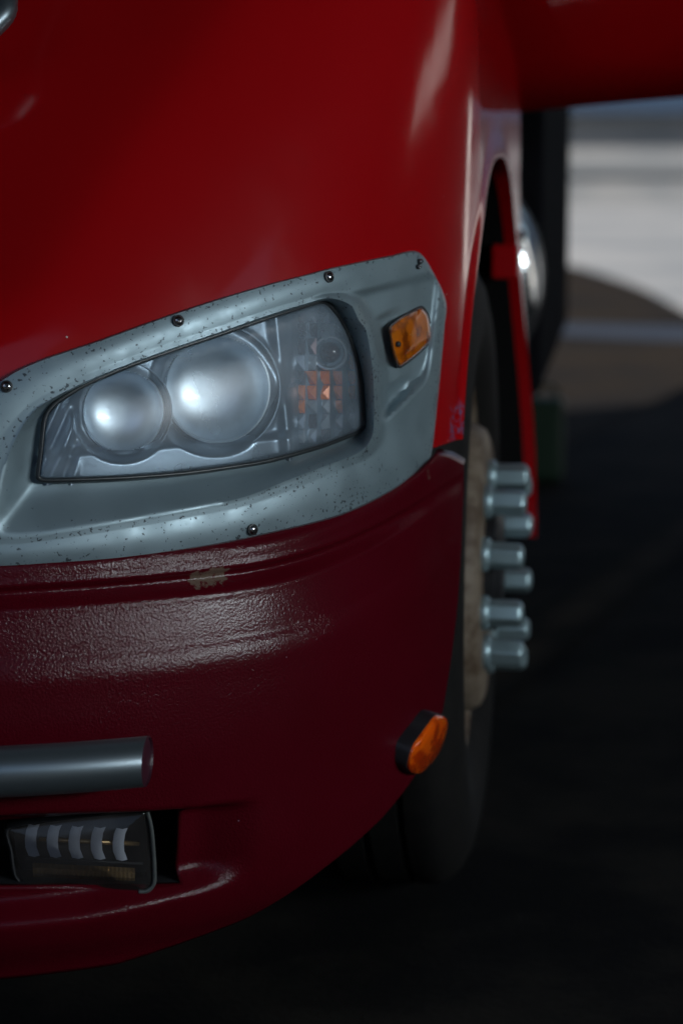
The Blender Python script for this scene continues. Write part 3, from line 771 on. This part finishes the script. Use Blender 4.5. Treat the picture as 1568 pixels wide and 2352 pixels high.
for k in range(-4, 13):
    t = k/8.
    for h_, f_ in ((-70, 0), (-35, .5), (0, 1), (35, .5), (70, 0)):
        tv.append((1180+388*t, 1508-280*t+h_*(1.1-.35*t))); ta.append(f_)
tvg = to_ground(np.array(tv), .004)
streak = mk('light_streak', tvg, grid_faces(17, 5), M['light_band'], None, smooth=False, attrs={'fade': ta}); tag(streak, 'faint band of light painted pale on the dark ground', kind='structure')
# pale building across the yard
bl = root('building', (8, 46, 0), 'long white building with blue roof edge across the sunlit yard', 'building')
boxo('wall', (-40, 60, 46, 54, 0, 1.775), M['white_wall'], bl)
boxo('plinth', (-40.05, 60.05, 45.92, 54.05, .60, .86), M['grey_band'], bl)
boxo('roof', (-40.4, 60.4, 45.6, 54.4, 1.78, 5.2), M['blue'], bl)
# green container on the ground by the rear of the truck
gp = to_ground([(1262, 1106)])[0]
can = root('canister', (gp[0], gp[1], 0), 'dark green plastic canister standing on the ground behind the truck', 'canister')
boxo('body', (gp[0]-.13, gp[0]+.045, gp[1]-.06, gp[1]+.06, 0.008, .30), M['green'], can, .02)
mk('handle', *tube(catmull([(gp[0]-.06, gp[1], .29), (gp[0]-.05, gp[1], .335), (gp[0]+.01, gp[1], .335), (gp[0]+.025, gp[1], .29)], 5, False), .009, 8), M['green'], can)
# unseen open shed: a roof over the truck, side walls added to shape the light
shed = root('shed', (-5, 2, 0), 'dark unseen shed roof over the truck with side walls added against light', 'shed')
ang = math.atan2(.23, 1.)
def rot(p, c0=(-.06, 8.9)):
    x, y = p; return (c0[0]+x*math.cos(ang)+y*math.sin(ang), c0[1]-x*math.sin(ang)+y*math.cos(ang))
def rbox(name, x0, x1, y0, y1, z0, z1, m, par):
    V, Fc = box(x0, x1, y0, y1, z0, z1); V = [(*rot((x, y)), z) for x, y, z in V]; return mk(name, V, Fc, m, par, smooth=False)
H = 4.6
rbox('roof', -2.4, 9.0, -10.6, .6, H, H+.15, M['shed'], shed)
rbox('shade_wall', -4.0, -3.85, -14, -4, 0, 7.7, M['shed'], shed)  # unseen wall, raised above the roof to keep sun off the truck
opp = root('sky_stop', (0, -17, 0), 'unseen dark box in front of the truck, added to hide low sky', 'building')  # unseen mass added to shut out the low sky
boxo('wall', (-30, 40, -24, -17, 0, 5.0), M['shed'], opp)
RW = 4.2  # unseen right wall, its opening sized for the fender highlight
for (a, b, z0, z1) in ((-4, 2.0, 2.7, H-.01), (2.0, 5.3, 0, H-.01), (7.3, 11.8, 0, H-.01), (5.3, 7.3, 0, 1.90), (5.3, 7.3, 2.22, H-.01)):
    boxo('shade_wall', (RW, RW+.12, a, b, z0, z1), M['shed'], shed)

# unseen pale block added beyond the side opening to brighten the fender highlight
blk = root('highlight_block', (12, 9, 0), 'unseen pale block added to light up a fender highlight', 'building')
ow = boxo('wall', (10, 16, 5, 24, 0, 4.6), mat('highlight_white', (.82, .81, .79), .9), blk)
blk.rotation_euler = (0, 0, R_(36)); blk.location.x += 5.5
# work lamps on tripods (mirrored in the headlight bowls and on the bumper)
def lamp(x, y, z, yaw, strength, label):
    lp = root('work_lamp', (x, y, z), label, 'lamp')
    m = bpy.data.materials.get('lamp_diffuser')
    if not m:
        m = mat('lamp_diffuser', (.8, .8, .8), .5); b = m.node_tree.nodes['Principled BSDF']
        b.inputs['Emission Color'].default_value = (.86, .95, 1, 1); b.inputs['Emission Strength'].default_value = strength
    Rm = Matrix.Rotation(R_(48), 4, 'X')                       # head tilted towards the truck
    V, Fc = box(-.62, .62, -.16, .16, -.03, .0); d = mk('diffuser', np.array([tuple(Rm @ Vector(v)) for v in V])+np.array([x, y, z]), Fc, m, lp, smooth=False)
    V, Fc = box(-.66, .66, -.19, .19, .002, .07); mk('housing', np.array([tuple(Rm @ Vector(v)) for v in V])+np.array([x, y, z]), Fc, M['shed'], lp, smooth=False)
    mk('pole', *tube([(x, y-.05, .25), (x, y-.05, z+.02)], .018, 10), M['black_plastic'], lp)
    for q in (0, 120, 240):
        mk('leg', *tube([(x, y-.05, .75), (x+.5*math.sin(R_(q)), y-.05+.5*math.cos(R_(q)), .012)], .013, 8), M['black_plastic'], lp)
    lp.rotation_euler = (0, 0, yaw); return lp
def place_lamp(az, dist, z, label, strength=26):
    a = R_(az); x, y = -.3+dist*math.sin(a), 2.6-dist*math.cos(a)
    return lamp(x, y, z, a, strength, label)
place_lamp(56, 5.0, 1.80, 'lit work lamp on a tripod in front of the truck'); place_lamp(72, 5.0, 1.80, 'lit work lamp on a tripod beside the added side wall of the shed')
